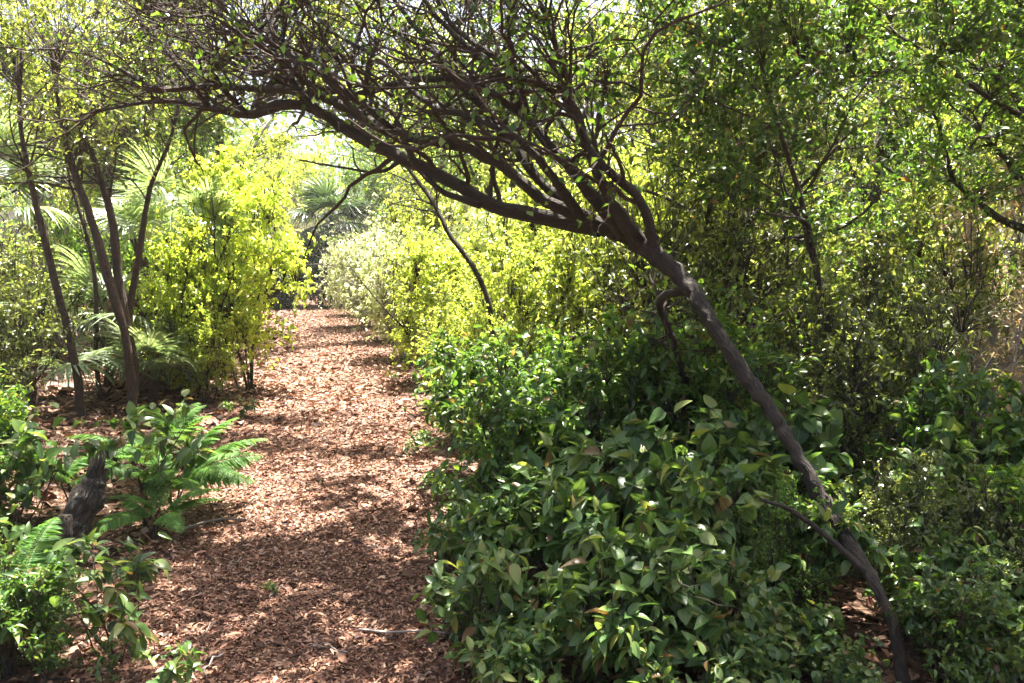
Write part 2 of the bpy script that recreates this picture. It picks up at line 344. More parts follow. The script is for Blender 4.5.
def tree(H, crown_r, crown_z, ntw, per, size, tmpl, lmat, bmat, tr=.12, clumps=60, crown_h=None, lean=.08, limbs=9, sig=.1, stemz=.35):
    crown_h = crown_h or crown_r * 1.4
    T = walk(A([0, 0, -.1])[None] if False else np.array([[0, 0, -.1]]), np.array([[lean, lean * .4, 1.]]), H * .85, 12, .06, .02)
    TR = taper(np.array([tr]), 12, .25)
    gt = Geo(); tubes(gt, T, TR, 9, .04)
    p, t, r = sample_on(T, TR, limbs, stemz, .98)
    d = t * .5 + perp(t); d[:, 2] = np.abs(d[:, 2]) * .5 + .35
    L = walk(p, d, crown_r * (.7 + .4 * R.random(limbs)), 8, .16, .03); LR = taper(r * .65, 8, .3)
    n2 = limbs * 5; p, t, r = sample_on(L, LR, n2, .25, 1); L2 = walk(p, t * .6 + perp(t), crown_r * .45, 6, .2, .02); L2R = taper(r * .6, 6, .3)
    g = Geo(); tubes(g, L, LR, 6, .03); tubes(g, L2, L2R, 4)
    skel = np.concatenate([L[:, 2:].reshape(-1, 3), L2[:, 1:].reshape(-1, 3), T[0, -3:]])
    v = nrm(R.normal(size=(clumps, 3))) * (R.random((clumps, 1)) ** .4)
    C = v * A(crown_r, crown_r, crown_h / 2) * (.8 + .3 * R.random((clumps, 1))) + A(T[0, -1, 0] * .6, T[0, -1, 1] * .6, crown_z)
    c = C[R.integers(0, clumps, ntw)] + R.normal(size=(ntw, 3)) * sig * crown_r
    s = skel[np.array([np.argmin(((skel - x) ** 2).sum(1)) for x in c - A(0, 0, .1 * crown_r)])]
    dv = c - s; ln = np.linalg.norm(dv, axis=1, keepdims=True); s = c - dv * np.minimum(1, .9 * crown_r * .6 / (ln + 1e-6))
    tt = np.linspace(0, 1, 4)[None, :, None]
    TP = s[:, None] * (1 - tt) + c[:, None] * tt + R.normal(size=(ntw, 1, 3)) * .08 * crown_r * .4 * np.sin(tt * math.pi)
    tubes(g, TP, taper(np.full(ntw, tr * .04 + .001), 4, .4), 3, cap=False)
    gl = Geo(); leaves_on(gl, tmpl, TP, per, size, .3, .8, .7)
    return [('trunk', gt.mesh('trunk', bmat)), ('branches', g.mesh('branches', bmat)), ('crown', gl.mesh('crown', lmat))]

def fan_mesh(name, rad, pet, nseg=34, arc=3.9, mat=None, droop=.28, split=.5, crumple=0.0):
    g = Geo(); k = 5
    tubes(g, smooth_line([(0, 0, 0, .010), (0, pet * .5, .05 * pet, .007), (0, pet, 0, .005)], 7)[None, :, :3], np.linspace(.010, .005, 7)[None], 4)
    th = np.linspace(-arc / 2, arc / 2, nseg)
    for i, a in enumerate(th):
        L = rad * (.72 + .28 * math.cos(a * .55)) * (.92 + .12 * R.random())
        dx, dy = math.sin(a), math.cos(a); t = np.array([.02, .3, .58, .8, 1.0])
        hw = np.array([.004, rad * .3 * arc / nseg * .5, rad * .5 * arc / nseg * .5, rad * .3 * arc / nseg * .5, .001])
        wob = R.normal() * .04 * (1 + 6 * crumple)
        ctr = np.stack([dx * L * t + -dy * wob * t ** 2 * L, pet + dy * L * t + dx * wob * t ** 2 * L, .06 * L * np.sin(t * 2.2) - droop * L * t ** 3 * (.6 + .8 * R.random()) + crumple * L * .3 * R.normal() * t], -1)
        sx = A(dy, -dx, 0); V = []
        for j in range(k):
            V += [ctr[j] - sx * hw[j] + A(0, 0, hw[j] * .55), ctr[j], ctr[j] + sx * hw[j] + A(0, 0, hw[j] * .55)]
        Q = []
        for j in range(k - 1):
            b = 3 * j; Q += [(b, b + 1, b + 4, b + 3), (b + 1, b + 2, b + 5, b + 4)]
        g.add(np.array(V), Q, None, np.zeros((len(V), 2)))
    return g.mesh(name, mat, smooth=False)
def aim(o, yaw, pitch, roll=0.0):
    """local +Y points at yaw (from +Y towards +X), raised by pitch"""
    from mathutils import Euler, Matrix
    o.rotation_euler = (Matrix.Rotation(-yaw, 3, 'Z') @ Matrix.Rotation(pitch, 3, 'X') @ Matrix.Rotation(roll, 3, 'Y')).to_euler()

def fern_mesh(name, L, npin, plen, mat, arch=.5, fine=True):
    """an arching frond in the local YZ plane with pinnae set both sides"""
    g = Geo(); t = np.linspace(0, 1, 14)
    rac = np.stack([0 * t, L * t, arch * L * (t * 1.1 - 1.25 * t ** 2)], -1)
    tubes(g, rac[None], np.linspace(.004, .0012, 14)[None], 4, cap=False)
    for i in range(npin):
        f = .14 + .85 * i / (npin - 1); p = np.array([np.interp(f, t, rac[:, k]) for k in range(3)])
        p2 = np.array([np.interp(min(f + .03, 1), t, rac[:, k]) for k in range(3)]); tan = nrm(p2 - p + A(0, 1e-5, 0))
        pl = plen * (math.sin(math.pi * (.12 + .86 * f)) ** .75 + .05)
        for sgn in (-1, 1):
            d = nrm(A(sgn, 0, 0) + tan * (.45 + .25 * f) + A(0, 0, -.12) + R.normal(size=3) * .05)
            upv = nrm(np.cross(d, tan) * -sgn + R.normal(size=3) * .1)
            if upv[2] < 0: upv = -upv
            if fine:
                nn = 9; s = np.linspace(.08, 1, nn); pos = p + d * pl * s[:, None] + A(0, 0, -.15) * pl * (s ** 2)[:, None]
                for sg in (-1, 1):
                    sd_ = nrm(np.cross(d, upv)) * sg
                    dd = np.repeat((sd_ * .9 + d * .55)[None], nn, 0) + R.normal(size=(nn, 3)) * .08
                    add_leaves(g, LF_MED, pos, dd, np.repeat(upv[None], nn, 0), pl * .26 * (1.1 - .75 * s))
            else:
                add_leaves(g, LF_LONG, p[None], d[None], upv[None], np.array([pl]))
    return g.mesh(name, mat)

# ================================================================== the arching tree
def pxl(rows):
    """rows (px, py, Y, half width in px) -> (x, y, z, r)"""
    return np.array([[*W(a, b, y), h * y / F] for a, b, y, h in rows])
arch_limbs = []
def limb(rows, n=40, sides=10, rough=.05, k=.8):
    L = smooth_line(pxl(rows), n); L[:, 3] *= k
    L[1:-1, :3] += R.normal(size=(n - 2, 3)) * .12 * L[1:-1, 3:4]
    g = Geo(); tubes(g, L[None, :, :3], np.maximum(L[None, :, 3], .003), sides, rough)
    arch_limbs.append(L); return g.mesh('limb', M['bark'])
trunk_rows = [(914, 740, 2.68, 17), (905, 690, 2.72, 12), (893, 625, 2.8, 9.5), (870, 575, 2.95, 10.5), (838, 525, 3.2, 12.5), (803, 465, 3.35, 12), (777, 420, 3.5, 12),
              (742, 370, 3.65, 12), (714, 328, 3.8, 13), (690, 288, 3.95, 14), (655, 255, 4.1, 15), (618, 233, 4.25, 15.5), (580, 223, 4.35, 14.5)]
trunk_mesh = limb(trunk_rows, 110, 20, .08, .58); trunk_mesh.name = 'trunk'
limb_rows = [
 [(600, 228, 4.3, 12), (540, 217, 4.45, 11), (500, 208, 4.55, 9), (462, 188, 4.6, 8.5), (425, 167, 4.7, 8), (385, 150, 4.8, 7), (350, 132, 4.9, 6.5), (320, 112, 5.0, 6), (285, 104, 5.1, 6.5), (249, 114, 5.2, 6), (209, 108, 5.3, 5), (175, 101, 5.4, 3.5), (135, 104, 5.5, 2.5), (84, 114, 5.6, 1.2)],
 [(615, 232, 4.27, 11), (542, 199, 4.3, 8), (502, 165, 4.35, 7), (458, 145, 4.45, 6.5), (401, 135, 4.6, 6), (367, 121, 4.7, 6), (340, 104, 4.8, 5.5), (296, 91, 4.95, 5), (252, 89, 5.1, 4.5), (202, 86, 5.2, 4), (158, 89, 5.3, 3.5), (128, 74, 5.4, 2.5), (101, 60, 5.5, 1.2)],
 [(625, 235, 4.2, 12), (576, 175, 4.15, 8), (528, 118, 4.2, 6), (502, 74, 4.3, 5), (471, 50, 4.4, 4), (440, 20, 4.6, 3), (400, -30, 4.8, 2)],
 [(600, 228, 4.35, 9), (542, 182, 4.5, 6.5), (488, 111, 4.7, 5), (464, 91, 4.8, 4.5), (441, 57, 5.0, 4), (410, 20, 5.2, 3), (380, -20, 5.4, 2)],
 [(528, 120, 4.2, 5), (478, 84, 4.4, 4.5), (444, 79, 4.5, 4.5), (407, 81, 4.7, 4), (360, 94, 4.9, 4), (320, 98, 5.1, 3.5), (279, 81, 5.2, 3), (240, 60, 5.4, 2.5), (200, 50, 5.6, 1.5)],
 [(640, 245, 4.15, 11), (600, 180, 4.0, 7), (569, 98, 4.0, 6), (539, 84, 4.05, 6), (500, 60, 4.2, 4), (450, 22, 4.4, 3), (420, -40, 4.6, 2)],
 [(340, 130, 4.9, 5), (300, 90, 4.8, 3.5), (270, 40, 4.9, 3), (280, 10, 5.0, 2), (290, -40, 5.1, 1.5)],
 [(209, 108, 5.3, 4), (188, 77, 5.2, 3), (158, 40, 5.3, 3), (150, 15, 5.4, 2), (140, -30, 5.5, 1.5)],
 [(400, 135, 4.6, 5), (350, 95, 4.4, 4), (300, 60, 4.4, 3), (250, 30, 4.5, 2.5), (200, -10, 4.6, 1.5)],
 [(249, 116, 5.2, 4), (215, 75, 5.0, 3), (240, 45, 4.9, 3), (268, 20, 4.9, 2.5), (300, -20, 4.9, 1.5)],
 [(480, 205, 4.5, 5), (440, 190, 4.6, 3.5), (410, 160, 4.8, 3), (380, 172, 5.0, 2), (345, 168, 5.2, 1.6), (300, 160, 5.4, 1.2)],
 [(580, 215, 4.2, 7), (530, 150, 4.0, 5), (480, 120, 4.0, 4), (430, 105, 4.1, 3.5), (380, 60, 4.3, 3), (330, 30, 4.5, 2), (300, -10, 4.7, 1.5)],
 [(655, 250, 4.1, 8), (640, 200, 4.0, 6), (590, 150, 3.9, 5), (560, 60, 4.0, 4), (540, 0, 4.1, 3)],
 [(868, 575, 2.96, 6), (825, 535, 3.0, 3.5), (790, 510, 3.0, 3), (760, 499, 3.0, 2.2)],
 [(690, 290, 3.95, 7), (660, 300, 4.2, 5), (672, 340, 4.5, 4.5), (690, 400, 4.7, 4.5), (700, 470, 4.8, 5)],
]
parts = [('trunk', trunk_mesh)] + [('limb', limb(r, 36, 8)) for r in limb_rows]
K = 36
LP = np.array([l[np.linspace(0, len(l) - 1, K).astype(int)] for l in arch_limbs[1:]])
LPp, LPr = LP[:, :, :3], LP[:, :, 3]
up_l = list(range(0, 13))
tw = Geo()
p, t, r = sample_on(LPp[up_l], LPr[up_l], 210, .15, 1)
d1 = t * .8 + perp(t) * 1.1 + A(-.15, .1, .2)
_o = np.argsort(arch_limbs[1][:, 0]); _lx = arch_limbs[1][_o, 0]; _lz = arch_limbs[1][_o, 2]
def above(P, m, keep=.12):
    q = P[:, 1:]; lo = (q[:, :, 2] - np.interp(q[:, :, 0], _lx, _lz)).min(1)
    return (lo > -m) | (R.random(len(P)) < keep)
B1 = walk(p, d1, .5 + .9 * R.random(210), 13, .25, .012); B1R = taper(np.clip(r * .5, .007, .016), 13, .3); _k = above(B1, .12); B1 = B1[_k]; B1R = B1R[_k]; tubes(tw, B1, B1R, 5, .03)
p, t, r = sample_on(B1, B1R, 850, .15, 1)
B2 = walk(p, t * .7 + perp(t) * .9 + A(-.1, 0, .05), .2 + .5 * R.random(850), 9, .34, -.005); B2R = taper(np.clip(r * .55, .0032, .008), 9, .4); _k = above(B2, .12, .08); B2 = B2[_k]; B2R = B2R[_k]; tubes(tw, B2, B2R, 4)
p, t, r = sample_on(np.concatenate([B2]), B2R, 1900, .1, 1)
B3 = walk(p, t * .6 + perp(t), .08 + .24 * R.random(1900), 6, .36, -.01); B3 = B3[above(B3, .1, .08)]; tubes(tw, B3, taper(np.full(len(B3), .0024), 6, .5), 3, cap=False)
low_l = [14, 12]
p, t, r = sample_on(LPp[low_l], LPr[low_l], 60, .3, 1)
B4 = walk(p, t * .7 + perp(t) + A(.1, .3, .2), .3 + .6 * R.random(60), 10, .2, .01); B4R = taper(np.clip(r * .4, .003, .007), 10, .3); tubes(tw, B4, B4R, 5)
p, t, r = sample_on(B4, B4R, 420, .15, 1); B5 = walk(p, t * .7 + perp(t), .1 + .3 * R.random(420), 6, .28); tubes(tw, B5, taper(np.full(420, .0022), 6, .5), 3, cap=False)
fo = Geo(); leaves_on(fo, LF_SMALL, B5, 3, .05, .3, .8, .7); leaves_on(fo, LF_SMALL, B3[R.random(len(B3)) < .7], 2, .042, .3, .8, .8)
p, t, r = sample_on(LPp[[0, 1, 4, 7, 8]], LPr[[0, 1, 4, 7, 8]], 75, .55, 1)
B6 = walk(p, t * .6 + perp(t) * .8 + A(-.3, .2, .35), .5 + .8 * R.random(75), 12, .26, .01); _k = above(B6, .1, .1); B6 = B6[_k]; B6R = taper(np.full(len(B6), .0085), 12, .3); tubes(tw, B6, B6R, 5, .03)
p, t, r = sample_on(B6, B6R, 420, .1, 1); B7 = walk(p, t * .7 + perp(t), .12 + .35 * R.random(420), 6, .28); B7 = B7[above(B7, .1, .1)]; tubes(tw, B7, taper(np.full(len(B7), .0026), 6, .5), 3, cap=False)
leaves_on(fo, LF_SMALL, B7[::3], 3, .04, .3, .8, .8)
# unseen crown added above the frame, clumps set to shade path and plants
cl = R.normal(size=(62, 3)) * A(1.7, 1.2, .4) + A(-.5, 5.1, 4.4)
cl = np.concatenate([cl, R.normal(size=(75, 3)) * A(1.1, .9, .35) + A(1.7, 4.4, 4.0)])
cl[:, 2] = np.maximum(cl[:, 2], 1.6 + .34 * cl[:, 1] + .25)
c = cl[R.integers(0, len(cl), 2600)] + R.normal(size=(2600, 3)) * .13
tops = np.concatenate([B1[:, 4:].reshape(-1, 3), LPp[up_l][:, 15:].reshape(-1, 3)])
s = tops[np.array([np.argmin(((tops - x) ** 2).sum(1)) for x in c - A(0, 0, .25)])]
tt = np.linspace(0, 1, 6)[None, :, None]
dv = c - s; s = c - dv * np.minimum(1, .55 / (np.linalg.norm(dv, axis=1, keepdims=True) + 1e-6))
CT = s[:, None] * (1 - tt) + c[:, None] * tt + R.normal(size=(2600, 1, 3)) * .12 * np.sin(tt * math.pi)
tubes(tw, CT[:900], taper(np.full(900, .006), 6, .3), 4, cap=False)
leaves_on(fo, LF_SMALL, CT, 13, .08, .7, .9, .6)
parts += [('twigs', tw.mesh('twigs', M['bark_red']), {'kind': 'stuff'}), ('foliage', fo.mesh('foliage', M['mid']))]
thing('arching_tree', parts, 'dark leaning tree whose trunk and tangled bare branches arch over the path', 'tree')

# ================================================================== left side: slender trees
def stem_tree(name, trunks, label, loc_py, leafm, nt_=180, per=6, bark='bark_red', lsize=.06, dz=1.1, spread=(.9, .9, .5), tmpl=LF_MED, off=(0, 0, 0)):
    base = None; ps = []; ends = []
    for rows in trunks:
        L = smooth_line(pxl(rows), 30); L[:, 3] *= .72; L[1:-1, :3] += R.normal(size=(28, 3)) * .08 * L[1:-1, 3:4]
        if base is None: base = L[0, :3].copy(); base[2] = float(gz(base[0], base[1]))
        L[:, :3] -= base; g = Geo(); tubes(g, L[None, :, :3], L[None, :, 3], 9, .05); ps.append(('trunk', g.mesh('trunk', M[bark]))); ends.append(L)
    E = np.array(ends); g = Geo()
    p, t, r = sample_on(E[:, :, :3], E[:, :, 3], 14 * len(E), .5, 1); b = walk(p, t * .7 + perp(t) + A(0, 0, .3), .5 + .8 * R.random(len(p)), 9, .18, .01); br = taper(r * .4, 9, .3)
    tubes(g, b, br, 5); p, t, r = sample_on(b, br, nt_, .2, 1)
    c = walk(p, t * .7 + perp(t), .15 + .35 * R.random(nt_), 6, .25); tubes(g, c, taper(np.full(nt_, .003), 6, .4), 3, cap=False)
    top = E[:, -1, :3].mean(0) + A(*off)
    n3 = nt_; q = top + A(0, 0, dz) + R.normal(size=(24, 3))[R.integers(0, 24, n3)] * A(*spread) + R.normal(size=(n3, 3)) * .14
    sk_ = np.concatenate([b[:, 4:].reshape(-1, 3), E[:, 22:, :3].reshape(-1, 3)]); s = sk_[np.array([np.argmin(((sk_ - x) ** 2).sum(1)) for x in q])]
    tt = np.linspace(0, 1, 5)[None, :, None]; X = s[:, None] * (1 - tt) + q[:, None] * tt + R.normal(size=(n3, 1, 3)) * .08 * np.sin(tt * math.pi)
    tubes(g, X, taper(np.full(n3, .004), 5, .3), 3, cap=False)
    gl = Geo(); leaves_on(gl, tmpl, c, max(1, per // 2), lsize, .3); leaves_on(gl, tmpl, X, per * 2, lsize, .5)
    ps += [('branches', g.mesh('branches', M[bark])), ('crown', gl.mesh('crown', M[leafm]))]
    return thing(name, ps, label, 'tree', tuple(base))
stem_tree('slender_tree', [[(133, 424, 8.1, 8), (128, 350, 8.1, 6), (106, 270, 8.1, 6), (90, 215, 8.15, 5), (72, 165, 8.2, 4.5), (60, 110, 8.3, 3.5), (50, 40, 8.4, 3)],
                           [(131, 424, 8.2, 8), (134, 370, 8.25, 6.5), (120, 290, 8.3, 6), (112, 220, 8.35, 5), (96, 165, 8.4, 4), (80, 120, 8.5, 3), (90, 60, 8.6, 2.5)],
                           [(136, 424, 8.3, 6), (128, 330, 8.4, 4.5), (140, 250, 8.5, 4), (150, 190, 8.6, 3), (170, 140, 8.7, 2.5), (180, 100, 8.8, 2)]],
          'slender tree with three reddish brown stems rising from one foot beside the ferns', 0, 'olive', 900, 5, off=(1.9, -.2, .45), spread=(.9, .8, .3), lsize=.075)  # unseen crown pushed sideways above the frame to shade litter by the path
stem_tree('slender_tree', [[(82, 424, 8.0, 7), (76, 370, 8.0, 5.5), (62, 310, 8.0, 5), (45, 240, 8.0, 4.5), (33, 190, 8.0, 4), (20, 120, 8.0, 3), (22, 50, 8.0, 2.5)]],
          'single bare brown tree stem leaning left, left of the three stemmed tree', 0, 'olive', 160, 3)
stem_tree('slender_tree', [[(104, 420, 8.9, 4), (96, 360, 8.9, 3.2), (96, 290, 8.9, 3), (88, 240, 8.9, 2.6), (70, 180, 8.9, 2), (60, 120, 8.9, 1.6)]],
          'thinnest brown stem standing between the two reddish stemmed trees', 0, 'olive', 100, 3)
# slender leaning sapling on the right of the path
stem_tree('sapling', [[(492, 335, 7.0, 4.5), (488, 300, 7.0, 4), (472, 265, 7.05, 3.8), (450, 235, 7.1, 3.4), (432, 200, 7.2, 3), (415, 178, 7.3, 2.4), (395, 150, 7.4, 2), (370, 110, 7.5, 1.6)]],
          'bare slender sapling leaning left out of the bright bushes under the arch', 0, 'lime', 60, 3, 'bark', .05, .5, (.5, .5, .3))

# ================================================================== stump
L = smooth_line([(*W(28, 592, 4.1), .11), (*W(52, 560, 4.12), .095), (*W(72, 525, 4.15), .08), (*W(90, 492, 4.2), .07), (*W(101, 466, 4.25), .035)], 26)
b0 = L[0, :3].copy(); b0[2] = 0; L[:, :3] -= b0
g = Geo(); tubes(g, L[None, :, :3], L[None, :, 3] * (1 + .12 * R.normal(size=(1, 26))), 14, .1)
sp = []
for i in range(9):
    a = i * .7; s0 = L[-5, :3] + .035 * A(math.cos(a), math.sin(a), 0); sp.append(np.stack([s0, s0 + A(.012, 0, .05 + .05 * R.random()), s0 + A(.03, 0, .12 + .07 * R.random())]))
tubes(g, np.array(sp), np.tile(A(.016, .011, .002), (9, 1)), 5)
g2 = Geo(); L2 = smooth_line([(*W(58, 585, 4.0), .05), (*W(62, 550, 4.02), .045), (*W(66, 515, 4.05), .028)], 12); L2[:, :3] -= b0
tubes(g2, L2[None, :, :3], L2[None, :, 3], 10, .12)
thing('stump', [('trunk', g.mesh('trunk', M['stump'])), ('side_stem', g2.mesh('side_stem', M['stump']))],
      'broken leaning stump with flaking lichen covered bark at lower left', 'stump', tuple(b0))

# ================================================================== shrubs: prototypes
PB = {}
PB['fine_lime'] = [bush(2.6, .95, 7, 1400, 9, .066, LF_MED, M['lime'], M['bark'], 55, .06), bush(2.3, .9, 6, 1250, 9, .064, LF_MED, M['lime'], M['bark'], 50, .06)]
M['glow'] = leaf_mat('yellow_green_leaf', [(.22, .3, .05), (.3, .4, .07), (.4, .46, .1), (.48, .5, .14)], .6, .28, tgain=(1.6, 1.6, .7))
PB['airy'] = [bush(2.6, .95, 6, 1150, 8, .075, LF_MED, M['glow'], M['bark'], 60, .04, sig=.12)]
PB['fine_mid'] = [bush(2.2, .9, 8, 1200, 9, .055, LF_MED, M['mid'], M['bark'], 45, .06), bush(2.0, .85, 8, 1100, 9, .055, LF_MED, M['mid'], M['bark'], 45, .06)]
PB['sun_glare'] = [bush(2.8, 1.2, 9, 1400, 8, .08, LF_MED, M['sun_glare'], M['bark_pale'], 55, .05)]
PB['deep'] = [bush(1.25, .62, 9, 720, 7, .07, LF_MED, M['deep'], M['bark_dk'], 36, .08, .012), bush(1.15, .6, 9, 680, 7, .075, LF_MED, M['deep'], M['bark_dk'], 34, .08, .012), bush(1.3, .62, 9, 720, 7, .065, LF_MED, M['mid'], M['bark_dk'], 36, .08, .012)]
PB['olive'] = [bush(2.4, 1.0, 7, 800, 8, .06, LF_MED, M['olive'], M['bark_dk'], 34, .1), bush(2.1, .95, 7, 750, 8, .06, LF_MED, M['olive'], M['bark_dk'], 34, .1)]
PB['broad'] = [bush(.66, .36, 8, 150, 6, .082, LF_BIG, M['broad'], M['bark_dk'], 16, .2, .007, upj=.4), bush(.6, .34, 7, 135, 6, .085, LF_BIG, M['broad'], M['bark_dk'], 14, .2, .007, upj=.4)]
PB['heart'] = [bush(.95, .5, 8, 240, 5, .085, LF_HEART, M['broad'], M['bark_dk'], 22, .15, .008, upj=.4), bush(.85, .48, 8, 210, 5, .09, LF_HEART, M['broad'], M['bark_dk'], 20, .15, .008, upj=.4)]
PB['dry'] = [bush(2.2, .95, 9, 700, 7, .07, LF_LONG, M['dry'], M['bark_pale'], 30, .05)]
PB['twiggy'] = [bush(3.2, 1.4, 12, 900, 2, .05, LF_TINY, M['lime'], M['bark_pale'], 40, .05, .02)]
_cnt = {}
def plant(kind, name, cat, label, x, y, s=1.0, group=None, v=None):
    i = _cnt.get(kind, 0); _cnt[kind] = i + 1
    pr = PB[kind][(i if v is None else v) % len(PB[kind])]
    return thing(name, pr, label, cat, (x, y, float(gz(x, y)) - .03), R.random() * 6.28, s, group)
# left yellow-green bush beside the path
for lab, x, y, s, k in (
  ('tall yellow green bush leaning over the left edge of the path', -3.35, 9.9, (.95, .9, 1.12), 'airy'),
  ('bright bush filling in front of the thatch wrapped palm', -3.75, 9.2, (.62, .6, .8), 'airy'),
  ('bright bush behind the tall yellow green bush on the left of the path', -4.35, 11.6, (.8, .8, 1.15), 'airy'),
  ('low bright green bush at the foot of the left path edge', -3.45, 8.9, .4, 'airy'),
  ('far yellow green bush where the left path edge meets the dark bush', -6.3, 16.0, 1.0, 'sun_glare'),
  ('pale far bush on the left before the end of the path', -7.6, 19.5, 1.0, 'sun_glare'),
  ('grey green bush behind the fan palms on the left', -6.3, 12.5, 1.15, 'fine_mid'),
  ('dark olive shrub behind the leaning single stem at the left edge', -5.6, 8.9, .9, 'olive'),
  ('olive shrub at the far left edge above the stump', -4.6, 7.0, .72, 'olive'),
  ('dull green shrub at the left edge behind the slender trees', -7.4, 11.0, 1.1, 'olive'),
  ('fine leaved dark bush in the bottom left corner', -1.95, 3.0, .4, 'deep'),
  ('dark bush at the left edge just above the stump', -2.95, 4.2, .6, 'deep'),
  ('shaded shrub right at the left edge of the picture by the stump', -3.35, 4.9, .62, 'deep')):
    plant(k, 'shrub', 'shrub', lab, x, y, s)
# hedge of shrubs on the right of the path, near to far
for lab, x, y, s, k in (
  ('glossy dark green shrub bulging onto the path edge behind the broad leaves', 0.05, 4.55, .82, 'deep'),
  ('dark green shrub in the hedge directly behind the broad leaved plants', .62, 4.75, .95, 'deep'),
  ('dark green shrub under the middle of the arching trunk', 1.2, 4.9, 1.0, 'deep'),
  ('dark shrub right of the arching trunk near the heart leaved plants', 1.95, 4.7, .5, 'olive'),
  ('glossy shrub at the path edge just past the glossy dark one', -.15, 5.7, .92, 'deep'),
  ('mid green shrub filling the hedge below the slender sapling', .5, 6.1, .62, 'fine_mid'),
  ('olive shrub behind the fork of the arching trunk', 1.35, 6.1, .72, 'olive'),
  ('shaded shrub low between the trunk and the right edge', 2.4, 5.6, .7, 'olive'),
  ('low yellow tipped shrub where the hedge narrows the path', -.35, 7.0, .5, 'fine_lime'),
  ('bright mid green shrub behind the foot of the slender sapling', .3, 8.1, .85, 'fine_lime'),
  ('mid green shrub right of the slender sapling', 1.35, 7.9, 1.0, 'fine_lime'),
  ('lime shrub at the path edge beyond the low yellow tipped one', -.55, 8.6, .62, 'fine_lime'),
  ('dense green shrub below the underside of the arch', .5, 9.7, 1.12, 'fine_lime'),
  ('taller green shrub behind the dense one under the arch', 1.8, 10.2, 1.25, 'fine_lime'),
  ('glowing yellow green shrub leaning in from the hedge halfway along the path', -.95, 10.6, .82, 'fine_lime'),
  ('tall pale shrub behind the glowing one', -.2, 12.0, 1.0, 'sun_glare'),
  ('glare-pale shrub on the right of the path where it brightens', -1.75, 13.2, .85, 'sun_glare'),
  ('tall lime shrub behind the first glare-pale shrub', -.3, 14.2, 1.2, 'fine_lime'),
  ('glare-pale overexposed shrub third from the end of the path', -2.45, 16.2, .85, 'sun_glare'),
  ('large pale shrub at the right of the far path bend', -3.6, 19.8, .92, 'sun_glare'),
  ('far pale shrub closing the right side of the path end', -4.5, 24.0, .9, 'sun_glare'),
  ('bright green shrub above the glare-pale ones on the far right side', -1.2, 18.5, 1.35, 'fine_lime'),
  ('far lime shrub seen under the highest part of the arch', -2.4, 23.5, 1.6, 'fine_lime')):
    plant(k, 'shrub', 'shrub', lab, x, y, s)
# right hand thicket
for lab, x, y, s, k in (
  ('olive shrub catching yellow light just right of the arching trunk', 2.3, 7.3, .95, 'olive'),
  ('olive shrub in the middle of the thicket on the right', 3.5, 7.0, 1.0, 'olive'),
  ('olive shrub behind the fork where the trunk bends', 2.6, 9.2, 1.15, 'olive'),
  ('tall mid green shrub deep in the right thicket', 4.3, 9.4, 1.2, 'fine_mid'),
  ('lime shrub glowing deep behind the thicket', 3.5, 11.6, 1.25, 'fine_lime'),
  ('lime shrub glowing at the right side of the thicket', 6.0, 11.5, 1.2, 'fine_lime'),
  ('dry tan shrub with pale leaves at the right edge', 4.0, 6.6, .8, 'dry'),
  ('taller dry rusty shrub behind the dry tan one at the right edge', 5.3, 8.9, 1.3, 'dry'),
  ('pale dry shrub with tan and green leaves nearest the right edge', 3.05, 4.9, .62, 'dry'),
  ('glare-pale green shrub between the dry shrub and the thicket', 3.3, 6.4, .5, 'sun_glare'),
  ('feathery green shrub on the right below the rusty one', 5.0, 8.2, .95, 'fine_mid'),
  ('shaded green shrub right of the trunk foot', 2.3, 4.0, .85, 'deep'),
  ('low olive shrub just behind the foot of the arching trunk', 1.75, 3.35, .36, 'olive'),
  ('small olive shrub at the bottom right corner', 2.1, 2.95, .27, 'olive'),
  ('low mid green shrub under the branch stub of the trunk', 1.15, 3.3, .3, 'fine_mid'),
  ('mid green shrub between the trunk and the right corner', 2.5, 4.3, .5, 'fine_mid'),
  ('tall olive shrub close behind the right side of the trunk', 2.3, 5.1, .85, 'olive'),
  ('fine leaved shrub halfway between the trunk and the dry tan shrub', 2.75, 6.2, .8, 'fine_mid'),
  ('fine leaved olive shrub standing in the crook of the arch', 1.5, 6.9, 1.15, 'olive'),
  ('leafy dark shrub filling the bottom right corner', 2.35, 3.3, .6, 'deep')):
    plant(k, 'shrub', 'shrub', lab, x, y, s)
